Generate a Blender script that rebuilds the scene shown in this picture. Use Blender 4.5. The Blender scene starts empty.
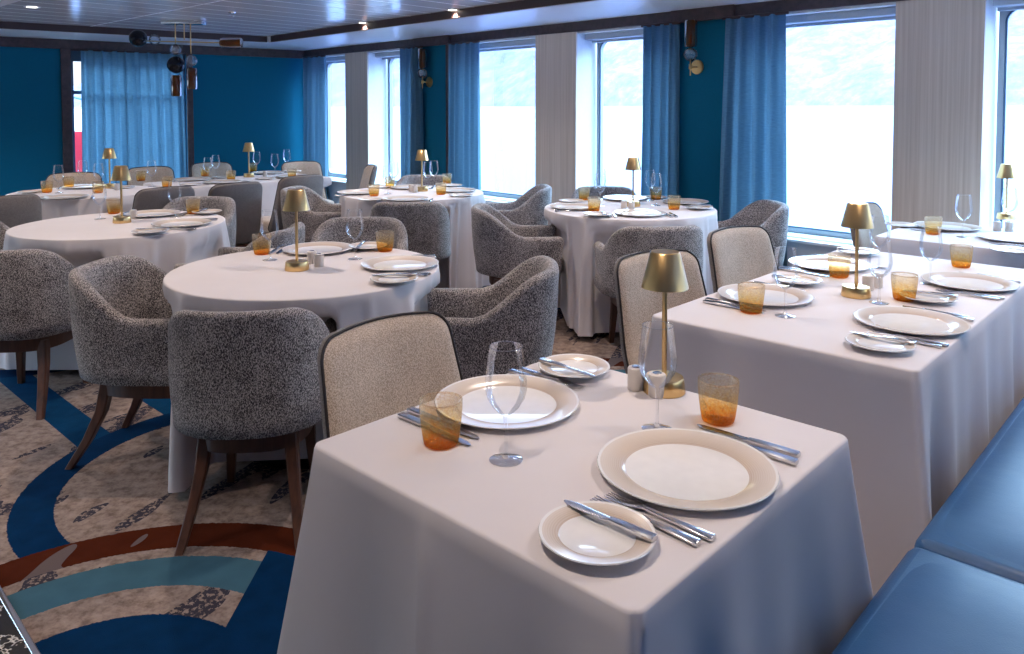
import bpy, math, random
from mathutils import Vector, Matrix
random.seed(7)
C = bpy.context.scene.collection
PI = math.pi
# ---------------------------------------------------------------- camera model
F = 780.0; HOR = 108.0; PITCH = math.radians(2.5); PPY = HOR + F*math.tan(PITCH); EYE = 1.44
def at(px, py, z):
    "point on the horizontal plane z seen at a pixel of the photograph"
    u = (px-512)/F; v = (PPY-py)/F
    d = (u, math.cos(PITCH)+v*math.sin(PITCH), -math.sin(PITCH)+v*math.cos(PITCH))
    k = (z-EYE)/d[2]
    return Vector((d[0]*k, d[1]*k, z))
cam = bpy.data.cameras.new('camera'); co = bpy.data.objects.new('camera', cam); C.objects.link(co)
co.location = (0, 0, EYE); co.rotation_euler = (PI/2-PITCH, 0, 0)
cam.sensor_fit = 'HORIZONTAL'; cam.sensor_width = 36; cam.lens = F/1024*36
cam.shift_y = -(327-PPY)/1024; cam.clip_end = 20000; cam.clip_start = .05
sc = bpy.context.scene; sc.camera = co
sc.view_settings.view_transform = 'Standard'; sc.view_settings.look = 'None'
sc.view_settings.gamma = 1; sc.view_settings.use_curve_mapping = False; sc.view_settings.exposure = 0.6
sc.cycles.transparent_max_bounces = 32; sc.cycles.max_bounces = 10; sc.cycles.diffuse_bounces = 5
sc.cycles.use_denoising = True; sc.cycles.sample_clamp_indirect = 4.0
sc.cycles.caustics_reflective = False; sc.cycles.caustics_refractive = False

# ---------------------------------------------------------------- materials
M = {}
def srgb(r, g, b):
    f = lambda c: (c/255/12.92) if c/255 <= .04045 else ((c/255+.055)/1.055)**2.4
    return (f(r), f(g), f(b), 1)
def newmat(name):
    m = bpy.data.materials.new(name); m.use_nodes = True; nt = m.node_tree; nt.nodes.clear()
    out = nt.nodes.new('ShaderNodeOutputMaterial'); M[name] = m
    return m, nt, out
class NB:
    def __init__(s, nt): s.nt = nt
    def n(s, t, **kw):
        x = s.nt.nodes.new('ShaderNode'+t)
        for k, v in kw.items(): setattr(x, k, v)
        return x
    def link(s, a, b): s.nt.links.new(a, b)
    def put(s, sock, v):
        if isinstance(v, bpy.types.NodeSocket): s.link(v, sock)
        else: sock.default_value = v
    def math(s, op, a, b=0.0, c=None):
        x = s.n('Math', operation=op); s.put(x.inputs[0], a); s.put(x.inputs[1], b)
        if c is not None: s.put(x.inputs[2], c)
        return x.outputs[0]
    def mix(s, f, a, b):
        x = s.n('MixRGB'); s.put(x.inputs[0], f); s.put(x.inputs[1], a); s.put(x.inputs[2], b); return x.outputs[0]
    def ramp(s, f, stops, interp='LINEAR'):
        x = s.n('ValToRGB'); x.color_ramp.interpolation = interp; e = x.color_ramp.elements
        while len(e) < len(stops): e.new(.5)
        for i, (p, c) in enumerate(stops): e[i].position = p; e[i].color = c if len(c) == 4 else (*c, 1)
        s.put(x.inputs[0], f); return x.outputs[0]
    def coord(s, kind='Object', scale=(1, 1, 1), rot=(0, 0, 0)):
        t = s.n('TexCoord'); mp = s.n('Mapping'); s.link(t.outputs[kind], mp.inputs[0])
        mp.inputs['Scale'].default_value = scale; mp.inputs['Rotation'].default_value = rot
        return mp.outputs[0]
    def noise(s, vec, scale, detail=2, rough=.5):
        x = s.n('TexNoise'); s.link(vec, x.inputs['Vector']); x.inputs['Scale'].default_value = scale
        x.inputs['Detail'].default_value = detail; x.inputs['Roughness'].default_value = rough; return x.outputs[0]
    def bump(s, h, strength, dist=.002):
        x = s.n('Bump'); s.put(x.inputs['Height'], h); x.inputs['Strength'].default_value = strength
        x.inputs['Distance'].default_value = dist; return x.outputs[0]
    def prin(s, out=None, **kw):
        p = s.n('BsdfPrincipled')
        for k, v in kw.items(): s.put(p.inputs[k.replace('_', ' ')], v)
        if out: s.link(p.outputs[0], out.inputs[0])
        return p
    def mixs(s, f, a, b):
        x = s.n('MixShader'); s.put(x.inputs[0], f); s.link(a, x.inputs[1]); s.link(b, x.inputs[2]); return x.outputs[0]
def simple(name, col, rough=.5, metal=0, **kw):
    m, nt, out = newmat(name); b = NB(nt)
    v = b.coord(); n = b.noise(v, 35, 3)
    c2 = tuple(min(1, c*1.06) for c in col[:3])+(1,); c1 = tuple(c*.94 for c in col[:3])+(1,)
    p = b.prin(out, Base_Color=b.mix(n, c1, c2), Roughness=rough, Metallic=metal, **kw)
    return m
simple('white_paint', srgb(226, 228, 230), .45)
simple('sill', srgb(228, 230, 232), .4)
simple('frame_grey', srgb(160, 164, 166), .4, .0)
simple('gasket', srgb(62, 88, 112), .5)
simple('spandrel', srgb(205, 206, 210), .5)
simple('wall_plain', srgb(176, 172, 170), .7)
simple('soffit', srgb(232, 232, 235), .35)
simple('dark_trim', srgb(66, 48, 47), .45)
simple('porcelain', srgb(238, 235, 232), .12, Coat_Weight=.3)
simple('ceramic', srgb(214, 205, 196), .35)
simple('steel', (.66, .66, .68, 1), .18, 1)
simple('chrome', (.75, .75, .77, 1), .1, 1)
simple('piping', srgb(38, 32, 34), .6)
simple('black_iron', srgb(18, 18, 20), .4)
simple('plywood', srgb(150, 120, 90), .6)
simple('blind_fabric', srgb(176, 182, 190), .7)
simple('ink_glass', srgb(10, 14, 30), .1, Specular_IOR_Level=.35)
simple('red_paint', srgb(150, 14, 28), .4)
def wood(name, c1, c2, scale, rough=.4):
    m, nt, out = newmat(name); b = NB(nt)
    v = b.coord(scale=scale); n = b.noise(v, 6, 5, .6)
    col = b.ramp(n, [(.3, c1), (.7, c2)])
    b.prin(out, Base_Color=col, Roughness=rough)
wood('walnut', srgb(66, 40, 29), srgb(104, 65, 46), (6, 6, .7))
wood('pale_veneer', srgb(204, 180, 158), srgb(228, 208, 190), (9, 9, .12), .45)
wood('trim_wood', srgb(56, 42, 44), srgb(82, 64, 64), (3, 3, 3), .45)
# brushed brass
m, nt, out = newmat('brass'); b = NB(nt)
b.prin(out, Base_Color=(.78, .52, .23, 1), Metallic=1, Roughness=.30, Anisotropic=.5)
# brown smoked glass of the light fittings
def thin_glass(name, col, edge, gloss=.0, strong=.75, rough=.02, translucent=0.0):
    m, nt, out = newmat(name); b = NB(nt)
    lw = b.n('LayerWeight'); lw.inputs[0].default_value = .25
    c = b.mix(b.math('POWER', lw.outputs['Facing'], 5.0), col, edge)
    t = b.n('BsdfTransparent'); b.link(c, t.inputs[0])
    g = b.n('BsdfGlossy'); g.inputs['Roughness'].default_value = rough; g.inputs[0].default_value = (.95, .97, 1, 1)
    base = t.outputs[0]
    if translucent:
        tr = b.n('BsdfTranslucent'); b.link(c, tr.inputs[0]); base = b.mixs(translucent, base, tr.outputs[0])
    fr = b.n('Fresnel'); fr.inputs[0].default_value = 1.45
    b.link(b.mixs(b.math('MULTIPLY_ADD', b.math('POWER', fr.outputs[0], 3.0), strong, gloss), base, g.outputs[0]), out.inputs[0])
thin_glass('clear_glass', (.99, .992, .995, 1), (.58, .62, .67, 1), .012, .45)
thin_glass('stem_glass', (.97, .975, .98, 1), (.42, .46, .52, 1), .03, .6)
thin_glass('window_glass', (.985, .995, 1, 1), (.96, .98, 1, 1), .0, .2)
thin_glass('crystal', (.93, .96, .98, 1), (.50, .58, .66, 1), .12, .8)
thin_glass('smoked_glass', (.46, .22, .08, 1), (.20, .09, .04, 1), .04, .5, .08, .45)
# amber tumbler
m, nt, out = newmat('amber_glass'); b = NB(nt)
tc = b.n('TexCoord'); sp = b.n('SeparateXYZ'); b.link(tc.outputs['Object'], sp.inputs[0])
vo = b.n('TexVoronoi'); vo.inputs['Scale'].default_value = 120; b.link(tc.outputs['Object'], vo.inputs['Vector'])
zz = b.math('DIVIDE', sp.outputs[2], .092)
zz = b.math('ADD', zz, b.math('MULTIPLY', b.math('SUBTRACT', vo.outputs[0], .45), .5))
ve = b.n('TexVoronoi', feature='DISTANCE_TO_EDGE'); ve.inputs['Scale'].default_value = 120; b.link(tc.outputs['Object'], ve.inputs['Vector'])
crk = b.math('LESS_THAN', ve.outputs[0], .07)
c = b.ramp(zz, [(0, (.84, .30, .015)), (.16, (.92, .50, .08)), (.42, (.965, .76, .40)), (.75, (.98, .90, .74)), (1, (.98, .94, .85))])
c = b.mix(b.math('MULTIPLY', crk, .45), c, (.72, .42, .16, 1))
bm_ = b.bump(vo.outputs[0], .6, .0016)
t = b.n('BsdfTransparent'); b.link(c, t.inputs[0])
tr = b.n('BsdfTranslucent'); b.link(c, tr.inputs[0]); b.link(bm_, tr.inputs['Normal'])
df = b.n('BsdfDiffuse'); b.link(c, df.inputs[0]); b.link(bm_, df.inputs['Normal'])
g = b.n('BsdfGlossy'); g.inputs['Roughness'].default_value = .06; b.link(bm_, g.inputs['Normal'])
fr = b.n('Fresnel'); fr.inputs[0].default_value = 1.5; b.link(bm_, fr.inputs['Normal'])
s1 = b.mixs(.4, tr.outputs[0], df.outputs[0]); s1 = b.mixs(.16, t.outputs[0], s1)
b.link(b.mixs(b.math('MULTIPLY', fr.outputs[0], .35), s1, g.outputs[0]), out.inputs[0])
# fabrics
def tweed(name, dark, mid, light, scale, bump=.5):
    m, nt, out = newmat(name); b = NB(nt)
    v = b.coord(scale=(1, 1, 1))
    n1 = b.noise(b.coord(scale=(1.0, 1.0, .62), rot=(.5, .35, .6)), scale, 2.5, .75)
    n2 = b.noise(v, 9, 2)
    f = b.math('ADD', n1, b.math('MULTIPLY', b.math('SUBTRACT', n2, .5), .12))
    col = b.ramp(f, [(.42, dark), (.5, mid), (.585, light)])
    b.prin(out, Base_Color=col, Roughness=.95, Normal=b.bump(n1, bump, .004), Sheen_Weight=.25, Specular_IOR_Level=.15)
tweed('tweed', srgb(52, 48, 51), srgb(122, 116, 117), srgb(206, 198, 194), 280)
tweed('beige_weave', srgb(158, 141, 125), srgb(192, 174, 156), srgb(218, 201, 184), 420, .3)
tweed('grey_weave', srgb(106, 100, 98), srgb(126, 119, 117), srgb(144, 138, 136), 420, .3)
m, nt, out = newmat('linen'); b = NB(nt)
v = b.coord(); n = b.noise(v, 700, 1); n2 = b.noise(v, 6, 3)
b.prin(out, Base_Color=b.mix(n2, srgb(214, 207, 208), srgb(222, 216, 217)), Roughness=.8, Sheen_Weight=.1, Specular_IOR_Level=.2,
       Normal=b.bump(b.math('ADD', b.math('MULTIPLY', n, .08), n2), .25, .006))
m, nt, out = newmat('leather'); b = NB(nt)
v = b.coord(); n = b.noise(v, 260, 3); n2 = b.noise(v, 5, 3)
b.prin(out, Base_Color=b.mix(n2, srgb(42, 84, 128), srgb(50, 96, 142)), Roughness=.42, Specular_IOR_Level=.5,
       Normal=b.bump(b.math('ADD', b.math('MULTIPLY', n, .1), n2), .3, .01))
m, nt, out = newmat('blue_wallcloth'); b = NB(nt)
v = b.coord(); n = b.noise(b.coord(scale=(1, 1, .4)), 240, 2)
b.prin(out, Base_Color=b.mix(n, srgb(8, 98, 126), srgb(14, 114, 142)), Roughness=.85, Specular_IOR_Level=.2, Normal=b.bump(n, .3, .002))
m, nt, out = newmat('curtain'); b = NB(nt)
n = b.noise(b.coord(scale=(1, 1, 7)), 24, 3); n3 = b.noise(b.coord(), 500, 1)
c = b.mix(n, srgb(80, 116, 138), srgb(108, 145, 164))
p = b.prin(None, Base_Color=c, Roughness=.9, Normal=b.bump(n3, .25, .002), Specular_IOR_Level=.15)
t = b.n('BsdfTranslucent'); b.link(c, t.inputs[0])
b.link(b.mixs(b.math('MULTIPLY_ADD', n, .42, .0), p.outputs[0], t.outputs[0]), out.inputs[0])
# plate rim (fine concentric rings of lighter colour)
def rim_mat(name, R, w):
    m, nt, out = newmat(name); b = NB(nt)
    tc = b.n('TexCoord'); sp = b.n('SeparateXYZ'); b.link(tc.outputs['Object'], sp.inputs[0])
    r = b.math('SQRT', b.math('ADD', b.math('MULTIPLY', sp.outputs[0], sp.outputs[0]), b.math('MULTIPLY', sp.outputs[1], sp.outputs[1])))
    c = b.ramp(b.math('DIVIDE', b.math('SUBTRACT', r, w), R-w), [(0, srgb(196, 176, 158)), (.22, srgb(204, 186, 168)), (.65, srgb(218, 204, 190)), (1, srgb(226, 216, 206))])
    wv = b.math('MULTIPLY_ADD', b.math('SINE', b.math('MULTIPLY', r, 1600)), .5, .5)
    b.prin(out, Base_Color=b.mix(b.math('MULTIPLY', wv, .25), c, srgb(236, 228, 220)), Roughness=.2, Coat_Weight=.3)
rim_mat('plate_rim', .165, .113); rim_mat('side_plate_rim', .092, .060)
# marble
m, nt, out = newmat('black_marble'); b = NB(nt)
v = b.coord(); n = b.noise(v, 3.5, 5, .7)
f = b.math('ABSOLUTE', b.math('SUBTRACT', n, .5))
b.prin(out, Base_Color=b.ramp(f, [(0, srgb(210, 205, 198)), (.012, srgb(36, 34, 34)), (1, srgb(26, 25, 26))]), Roughness=.15)
# ceiling: satin metal planks
AX = Vector((.731, -.682, 0)).normalized(); BX = Vector((.682, .731, 0)).normalized()
m, nt, out = newmat('ceiling_planks'); b = NB(nt)
ge = b.n('NewGeometry'); sp = b.n('SeparateXYZ'); b.link(ge.outputs['Position'], sp.inputs[0])
ca = b.math('ADD', b.math('MULTIPLY', sp.outputs[0], .731), b.math('MULTIPLY', sp.outputs[1], -.682))
cb = b.math('ADD', b.math('MULTIPLY', sp.outputs[0], .682), b.math('MULTIPLY', sp.outputs[1], .731))
f1 = b.math('LESS_THAN', b.math('FRACT', b.math('DIVIDE', ca, .30)), .06)
f2 = b.math('LESS_THAN', b.math('FRACT', b.math('DIVIDE', cb, 3.0)), .006)
f = b.math('MAXIMUM', f1, f2)
b.prin(out, Base_Color=b.mix(f, srgb(220, 218, 221), srgb(255, 255, 255)), Roughness=b.math('MULTIPLY_ADD', f, .4, .17), Metallic=.0, Specular_IOR_Level=.9)
# carpet
m, nt, out = newmat('carpet'); b = NB(nt)
ge = b.n('NewGeometry'); sp = b.n('SeparateXYZ'); b.link(ge.outputs['Position'], sp.inputs[0])
X, Y = sp.outputs[0], sp.outputs[1]
pos = ge.outputs['Position']
wob = b.noise(pos, 90, 2)
def rad(cx, cy):
    dx = b.math('SUBTRACT', X, cx); dy = b.math('SUBTRACT', Y, cy)
    r = b.math('SQRT', b.math('ADD', b.math('MULTIPLY', dx, dx), b.math('MULTIPLY', dy, dy)))
    return b.math('ADD', r, b.math('MULTIPLY', b.math('SUBTRACT', wob, .5), .012))
def band(x, lo, hi): return b.math('MULTIPLY', b.math('GREATER_THAN', x, lo), b.math('LESS_THAN', x, hi))
def lerp(f, a, c): return b.mix(f, a, c)
def tone(c, k=.25):
    nn = b.noise(pos, 14, 3); a = tuple(x*(1-k) for x in c[:3])+(1,); d = tuple(min(1, x*(1+k)) for x in c[:3])+(1,)
    return b.mix(nn, a, d)
bc = b.math('ADD', b.math('MULTIPLY', X, .682), b.math('MULTIPLY', Y, .731))
ac = b.math('ADD', b.math('MULTIPLY', X, .731), b.math('MULTIPLY', Y, -.682))
BEI = b.ramp(b.noise(pos, 22, 4, .7), [(.35, srgb(138, 118, 110)), (.5, srgb(176, 154, 142)), (.68, srgb(200, 178, 166))])
# dark broken strokes on the beige ground
cmb = b.n('CombineXYZ'); b.put(cmb.inputs[0], b.math('MULTIPLY', b.math('ADD', X, b.math('MULTIPLY', Y, -.32)), 1.0)); b.put(cmb.inputs[1], b.math('MULTIPLY', Y, .28))
st = b.noise(cmb.outputs[0], 7.5, 1, .4)
sp2 = b.noise(pos, 55, 3, .7)
stroke = b.math('MULTIPLY', b.math('GREATER_THAN', st, .585), b.math('GREATER_THAN', sp2, .46))
BEI = lerp(stroke, BEI, srgb(76, 72, 84))
NAVY = tone(srgb(8, 54, 96), .35); BLUE = tone(srgb(16, 72, 114), .3); TEAL = tone(srgb(82, 124, 142), .18); RUST = tone(srgb(92, 40, 22), .3)
RUSTS = lerp(b.math('GREATER_THAN', st, .56), RUST, srgb(128, 112, 110))
per = b.math('FRACT', b.math('DIVIDE', b.math('ADD', bc, 7.48), 1.6))     # the stripes repeat every 1.6 m
per = b.math('MULTIPLY', per, 1.6)                                        # .72 on the first stripe
col = BEI
col = lerp(band(per, .60, .75), col, BLUE)
col = lerp(band(per, 1.00, 1.13), col, BLUE)
col = lerp(band(per, 1.23, 1.40), col, RUSTS)
for (cx, cy) in [(-1.05, 3.05), (.55, 4.9), (-2.9, 4.9), (.9, 2.6), (-1.0, 6.3)]:
    r = rad(cx, cy)
    col = lerp(b.math('LESS_THAN', r, .81), col, NAVY)
    col = lerp(b.math('LESS_THAN', r, .67), col, BEI)
for (cx, cy) in [(-1.0, 1.76), (.62, 3.55), (-2.9, 2.6), (2.3, 2.2)]:
    r = rad(cx, cy); low = b.math('LESS_THAN', Y, cy+.95)
    col = lerp(b.math('LESS_THAN', r, .89), col, RUSTS)
    col = lerp(b.math('LESS_THAN', r, .745), col, BEI)
    col = lerp(b.math('LESS_THAN', r, .69), col, TEAL)
    col = lerp(b.math('LESS_THAN', r, .535), col, BEI)
    col = lerp(b.math('LESS_THAN', r, .40), col, NAVY)
    cut = b.math('MULTIPLY', b.math('LESS_THAN', r, .75), b.math('GREATER_THAN', X, cx+.205))
    col = lerp(cut, col, NAVY)
fz = b.noise(pos, 420, 2)
col = b.mix(1.0, col, (.70, .70, .70, 1)); col.node.blend_type = 'MULTIPLY'
b.prin(out, Base_Color=col, Roughness=1, Specular_IOR_Level=.05, Normal=b.bump(fz, .6, .006))
# outside
m, nt, out = newmat('water'); b = NB(nt)
n = b.noise(b.coord('Object', (1, 1, 1)), .02, 4)
b.prin(out, Base_Color=b.mix(n, (.080, .090, .18, 1), (.086, .096, .19, 1)), Roughness=.6, Specular_IOR_Level=.1)
m, nt, out = newmat('hazy_snow_rock'); b = NB(nt)
n = b.noise(b.coord('Object'), .012, 8, .72); n2 = b.noise(b.coord('Object', (1, 1, .4)), .05, 5, .7)
f = b.math('ADD', b.math('MULTIPLY', n, .65), b.math('MULTIPLY', n2, .35))
b.prin(out, Base_Color=b.ramp(f, [(.40, (.088, .082, .115)), (.5, (.116, .104, .14)), (.6, (.155, .134, .175))]), Roughness=1, Specular_IOR_Level=0)  # distance haze is put into the snow and rock colours

# ---------------------------------------------------------------- mesh helpers
def mesh(name, vs, fs, smooth=True, flip=False):
    me = bpy.data.meshes.new(name); me.from_pydata([tuple(v) for v in vs], [], [tuple(reversed(f)) for f in fs] if flip else fs)
    me.validate(); me.update()
    if smooth:
        me.polygons.foreach_set('use_smooth', [True]*len(me.polygons))
    return me
def auto(me, ang=40):
    try: me.set_sharp_from_angle(angle=math.radians(ang))
    except Exception: pass
    return me
def obj(name, me, m=None, parent=None, loc=None, rotz=None):
    o = bpy.data.objects.new(name, me); C.objects.link(o)
    if m and not me.materials: me.materials.append(M[m] if isinstance(m, str) else m)
    if parent: o.parent = parent
    if loc is not None: o.location = loc
    if rotz is not None: o.rotation_euler = (0, 0, rotz)
    return o
def tag(o, label, cat, group=None, kind=None):
    if label: o['label'] = label
    if cat: o['category'] = cat
    if group: o['group'] = group
    if kind: o['kind'] = kind
    return o
def thing(name, label, cat, loc=(0, 0, 0), rotz=0, group=None):
    o = bpy.data.objects.new(name, None); C.objects.link(o); o.location = loc; o.rotation_euler = (0, 0, rotz); o.empty_display_size = .05
    return tag(o, label, cat, group)
def struct(name, me, m, label=None):
    o = obj(name, me, m); o['kind'] = 'structure'
    if label: o['label'] = label
    return o
def rings(rs, close_u=True, cap0=False, cap1=False):
    "skin a list of equal-length rings"
    vs = [p for r in rs for p in r]; n = len(rs[0]); fs = []
    for i in range(len(rs)-1):
        for j in range(n if close_u else n-1):
            k = (j+1) % n; fs.append((i*n+j, i*n+k, (i+1)*n+k, (i+1)*n+j))
    if cap0: fs.append(tuple(reversed(range(n))))
    if cap1: fs.append(tuple(range((len(rs)-1)*n, len(rs)*n)))
    return vs, fs
def lathe(name, prof, seg=40, ang=35, caps=(False, False)):
    rs = [[(r*math.cos(2*PI*j/seg), r*math.sin(2*PI*j/seg), z) for j in range(seg)] for r, z in prof]
    vs, fs = rings(rs, True, *caps)
    return auto(mesh(name, vs, fs), ang)
def box_vf(x0, x1, y0, y1, z0, z1, bv=0.0):
    if bv <= 0:
        vs = [(x, y, z) for z in (z0, z1) for x, y in ((x0, y0), (x1, y0), (x1, y1), (x0, y1))]
        return vs, [(3, 2, 1, 0), (4, 5, 6, 7), (0, 1, 5, 4), (1, 2, 6, 5), (2, 3, 7, 6), (3, 0, 4, 7)]
    bv = min(bv, (x1-x0)/2.01, (y1-y0)/2.01, (z1-z0)/2.01); rs = []
    def rr(ins, z):
        pts = []; a = bv
        for cx, cy, a0 in ((x1-a, y1-a, 0), (x0+a, y1-a, 90), (x0+a, y0+a, 180), (x1-a, y0+a, 270)):
            for k in range(4):
                t = math.radians(a0+30*k); rad_ = a-ins
                pts.append((cx+rad_*math.cos(t), cy+rad_*math.sin(t), z))
        return pts
    for k in range(4): t = k/3*PI/2; rs.append(rr(bv*(1-math.sin(t))*.999, z0+bv*(1-math.cos(t))))
    for k in range(4): t = k/3*PI/2; rs.append(rr(bv*(1-math.cos(t))*.999, z1-bv*(1-math.sin(t))))
    return rings(rs, True, True, True)
def join(*parts):
    vs, fs = [], []
    for v, f in parts:
        o = len(vs); vs += list(v); fs += [tuple(i+o for i in q) for q in f]
    return vs, fs
def xf(vf, mat): return [tuple(mat @ Vector(v)) for v in vf[0]], vf[1]
def tube_vf(path, r, seg=8, closed=False, caps=True):
    P_ = [Vector(p) for p in path]; n = len(P_); rs = []
    up = Vector((0, 0, 1)); prev = None
    for i, p in enumerate(P_):
        a = P_[(i-1) % n] if (closed or i > 0) else p; c = P_[(i+1) % n] if (closed or i < n-1) else p
        d = (c-a).normalized()
        if prev is None:
            s = d.cross(up)
            if s.length < 1e-3: s = d.cross(Vector((1, 0, 0)))
        else: s = prev-d*prev.dot(d)
        s.normalize(); prev = s; t = d.cross(s)
        rr_ = r[i] if isinstance(r, (list, tuple)) else r
        rs.append([tuple(p+(s*math.cos(2*PI*k/seg)+t*math.sin(2*PI*k/seg))*rr_) for k in range(seg)])
    if closed: rs.append(rs[0])
    return rings(rs, True, caps and not closed, caps and not closed)
def sm(a, b_, x):
    t = max(0, min(1, (x-a)/(b_-a))); return t*t*(3-2*t)
def supere(a, b_, n, e=2.6):
    pts = []
    for j in range(n):
        t = 2*PI*j/n; c, s = math.cos(t), math.sin(t)
        pts.append((a*math.copysign(abs(c)**(2/e), c), b_*math.copysign(abs(s)**(2/e), s)))
    return pts
def cushion(a, b_, z0, z1, rnd, e=3.4, n=48, dome=.012, cy=0.0):
    rs = []
    pl = supere(1, 1, n, e)
    for k in range(5):
        t = k/4*PI/2; i = rnd*(1-math.sin(t)); rs.append([(x*(a-i), cy+y*(b_-i), z0+rnd*(1-math.cos(t))) for x, y in pl])
    for k in range(5):
        t = k/4*PI/2; i = rnd*(1-math.cos(t)); rs.append([(x*(a-i), cy+y*(b_-i), z1-rnd*(1-math.sin(t))) for x, y in pl])
    for q, dz in ((.6, .75), (.25, 1), (.02, 1)):
        rs.append([(x*(a-rnd)*q, cy+y*(b_-rnd)*q, z1+dome*dz) for x, y in pl])
    return rings(rs, True, True, True)

# ---------------------------------------------------------------- room layout
KW = 1.1   # distance of the window and back walls
P0 = Vector((-2.57, 9.73, 0))*KW; TW = Vector((.6914, -.7225, 0)).normalized(); NW = Vector((-TW.y, TW.x, 0)); NW = -NW if NW.y > 0 else NW   # inward normal of the window wall
WB = Vector((-.794, -.608, 0)).normalized(); NBK = Vector((-WB.y, WB.x, 0)); NBK = -NBK if NBK.y > 0 else NBK
Mwin = Matrix(((TW.x, NW.x, 0, P0.x), (TW.y, NW.y, 0, P0.y), (0, 0, 1, 0), (0, 0, 0, 1)))      # local (s, into the room, z)
Mbk = Matrix(((WB.x, NBK.x, 0, P0.x), (WB.y, NBK.y, 0, P0.y), (0, 0, 1, 0), (0, 0, 0, 1)))
ZC0, ZC1, ZM = 2.133, 2.221, 2.298
def wbox(name, s0, s1, n0, n1, z0, z1, m, bv=0, label=None, mt=Mwin):
    return struct(name, mesh(name, *xf(box_vf(s0, s1, n0, n1, z0, z1, bv), mt), smooth=False), m, label)
BK_END = P0+WB*4.9; S_END = 13.0
W_END = P0+TW*S_END
FL = [P0, BK_END, Vector((-6.6, -2.4, 0)), Vector((5.2, -2.4, 0)), W_END]
def poly(name, pts, z, m, up=True):
    pts = pts if up else pts
    return struct(name, mesh(name, [(p.x, p.y, z) for p in pts], [tuple(range(len(pts)))] if up else [tuple(reversed(range(len(pts))))], smooth=False), m)
poly('floor', FL, 0, 'carpet'); poly('ceiling', FL, ZM, 'ceiling_planks', False)
# black marble border beyond a metal strip, lower left
e0 = at(0, 602, 0); e1 = at(30, 654, 0); ed = (e1-e0).normalized(); en = Vector((ed.y, -ed.x, 0)); en = -en if en.x > 0 else en
q0 = e0-ed*1.2; q1 = e1+ed*1.5
mt_ = Matrix(((ed.x, en.x, 0, q0.x), (ed.y, en.y, 0, q0.y), (0, 0, 1, 0), (0, 0, 0, 1)))
L_ = (q1-q0).length
struct('floor_marble', mesh('floor_marble', *xf(box_vf(0, L_, 0, 1.6, .0005, .006), mt_), smooth=False), 'black_marble')
struct('trim_floor_strip', mesh('trim_floor_strip', *xf(box_vf(0, L_, -.018, 0, .0005, .01, .003), mt_)), 'chrome')
# closing walls out of view
def wall_between(name, a, c, m, th=.1):
    d = (c-a); L = d.length; d.normalize(); n = Vector((d.y, -d.x, 0))
    ctr = Vector((-.5, 3, 0))
    if n.dot(ctr-a) > 0: n = -n
    mt = Matrix(((d.x, n.x, 0, a.x), (d.y, n.y, 0, a.y), (0, 0, 1, 0), (0, 0, 0, 1)))
    struct(name, mesh(name, *xf(box_vf(0, L, 0, th, 0, 2.4), mt), smooth=False), m)
def windowed(name, a, c, m, nwin, zlo, zhi, th=.1):
    d = (c-a); L = d.length; d.normalize(); n = Vector((d.y, -d.x, 0))
    if n.dot(Vector((-.5, 3, 0))-a) > 0: n = -n
    mt = Matrix(((d.x, n.x, 0, a.x), (d.y, n.y, 0, a.y), (0, 0, 1, 0), (0, 0, 0, 1)))
    bx = [box_vf(0, L, 0, th, 0, zlo), box_vf(0, L, 0, th, zhi, 2.4)]; st = L/nwin
    for k in range(nwin+1): bx.append(box_vf(max(0, k*st-.25), min(L, k*st+.25), 0, th, zlo, zhi))
    struct(name, mesh(name, *xf(join(*bx), mt), smooth=False), m)
windowed('wall_left', BK_END, FL[2], 'wall_plain', 4, 1.15, 1.75); wall_between('wall_front', FL[2], FL[3], 'wall_plain'); windowed('wall_right', FL[3], W_END, 'wall_plain', 2, .6, 2.1)  # unseen openings added for fill daylight, the left ones sized for it

# ---------------------------------------------------------------- window wall
DEP = .275
pillars = [(.95, 1.41), (4.03, 4.50), (7.02, 7.49), (10.1, 10.57)]
panels = [(2.31, 2.87), (5.465, 5.96), (8.53, 9.04)]
sk = lambda L: [(a*KW, c*KW) for a, c in L]
pillars = sk(pillars); panels = sk(panels)
wins = [(.06, .95), (1.41, 2.31), (2.87, 4.03), (4.50, 5.465), (5.96, 7.02), (7.49, 8.53), (9.04, 10.1), (10.57, 11.6)]
wins = sk(wins); ZS, ZT = .472, 2.115
wbox('wall_window', -.05, S_END, -DEP-.06, 0, 0, ZS, 'spandrel')                                 # below the windows
wbox('wall_window_head', -.05, S_END, -DEP-.06, 0, ZT, 2.40, 'white_paint')
wbox('wall_window_end', 11.6*KW, S_END, -DEP-.06, 0, ZS, ZT, 'spandrel')
wbox('wall_window_corner', -.05, .066, -DEP-.06, 0, ZS, ZT, 'spandrel')
for i, (a, c) in enumerate(pillars):
    wbox('wall_pillar', a+.012, c-.012, -DEP-.06, -.001, ZS, ZT, 'white_paint')
    wbox('trim_pillar_veneer', a, c, -.0, .02, .02, ZC0, 'pale_veneer', .002)
for i, (a, c) in enumerate(panels):
    wbox('wall_panel_core', a, c, -DEP-.06, -.001, ZS, ZT, 'white_paint')
    wbox('wall_panel', a+.05, c-.07, .0, .015, .02, ZC0, 'blue_wallcloth')
    wbox('trim_panel_stile', a, a+.05, .0, .035, .02, ZC0, 'trim_wood', .003)
    wbox('trim_panel_stile', c-.07, c, .0, .035, .02, ZC0, 'trim_wood', .003)
    wbox('trim_panel_cornice', a-.01, c+.01, .03, .06, ZC0-.012, ZC1, 'trim_wood', .003)
wbox('trim_cornice', -.0, S_END, 0, .03, ZC0, ZC1, 'trim_wood', .003)
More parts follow.
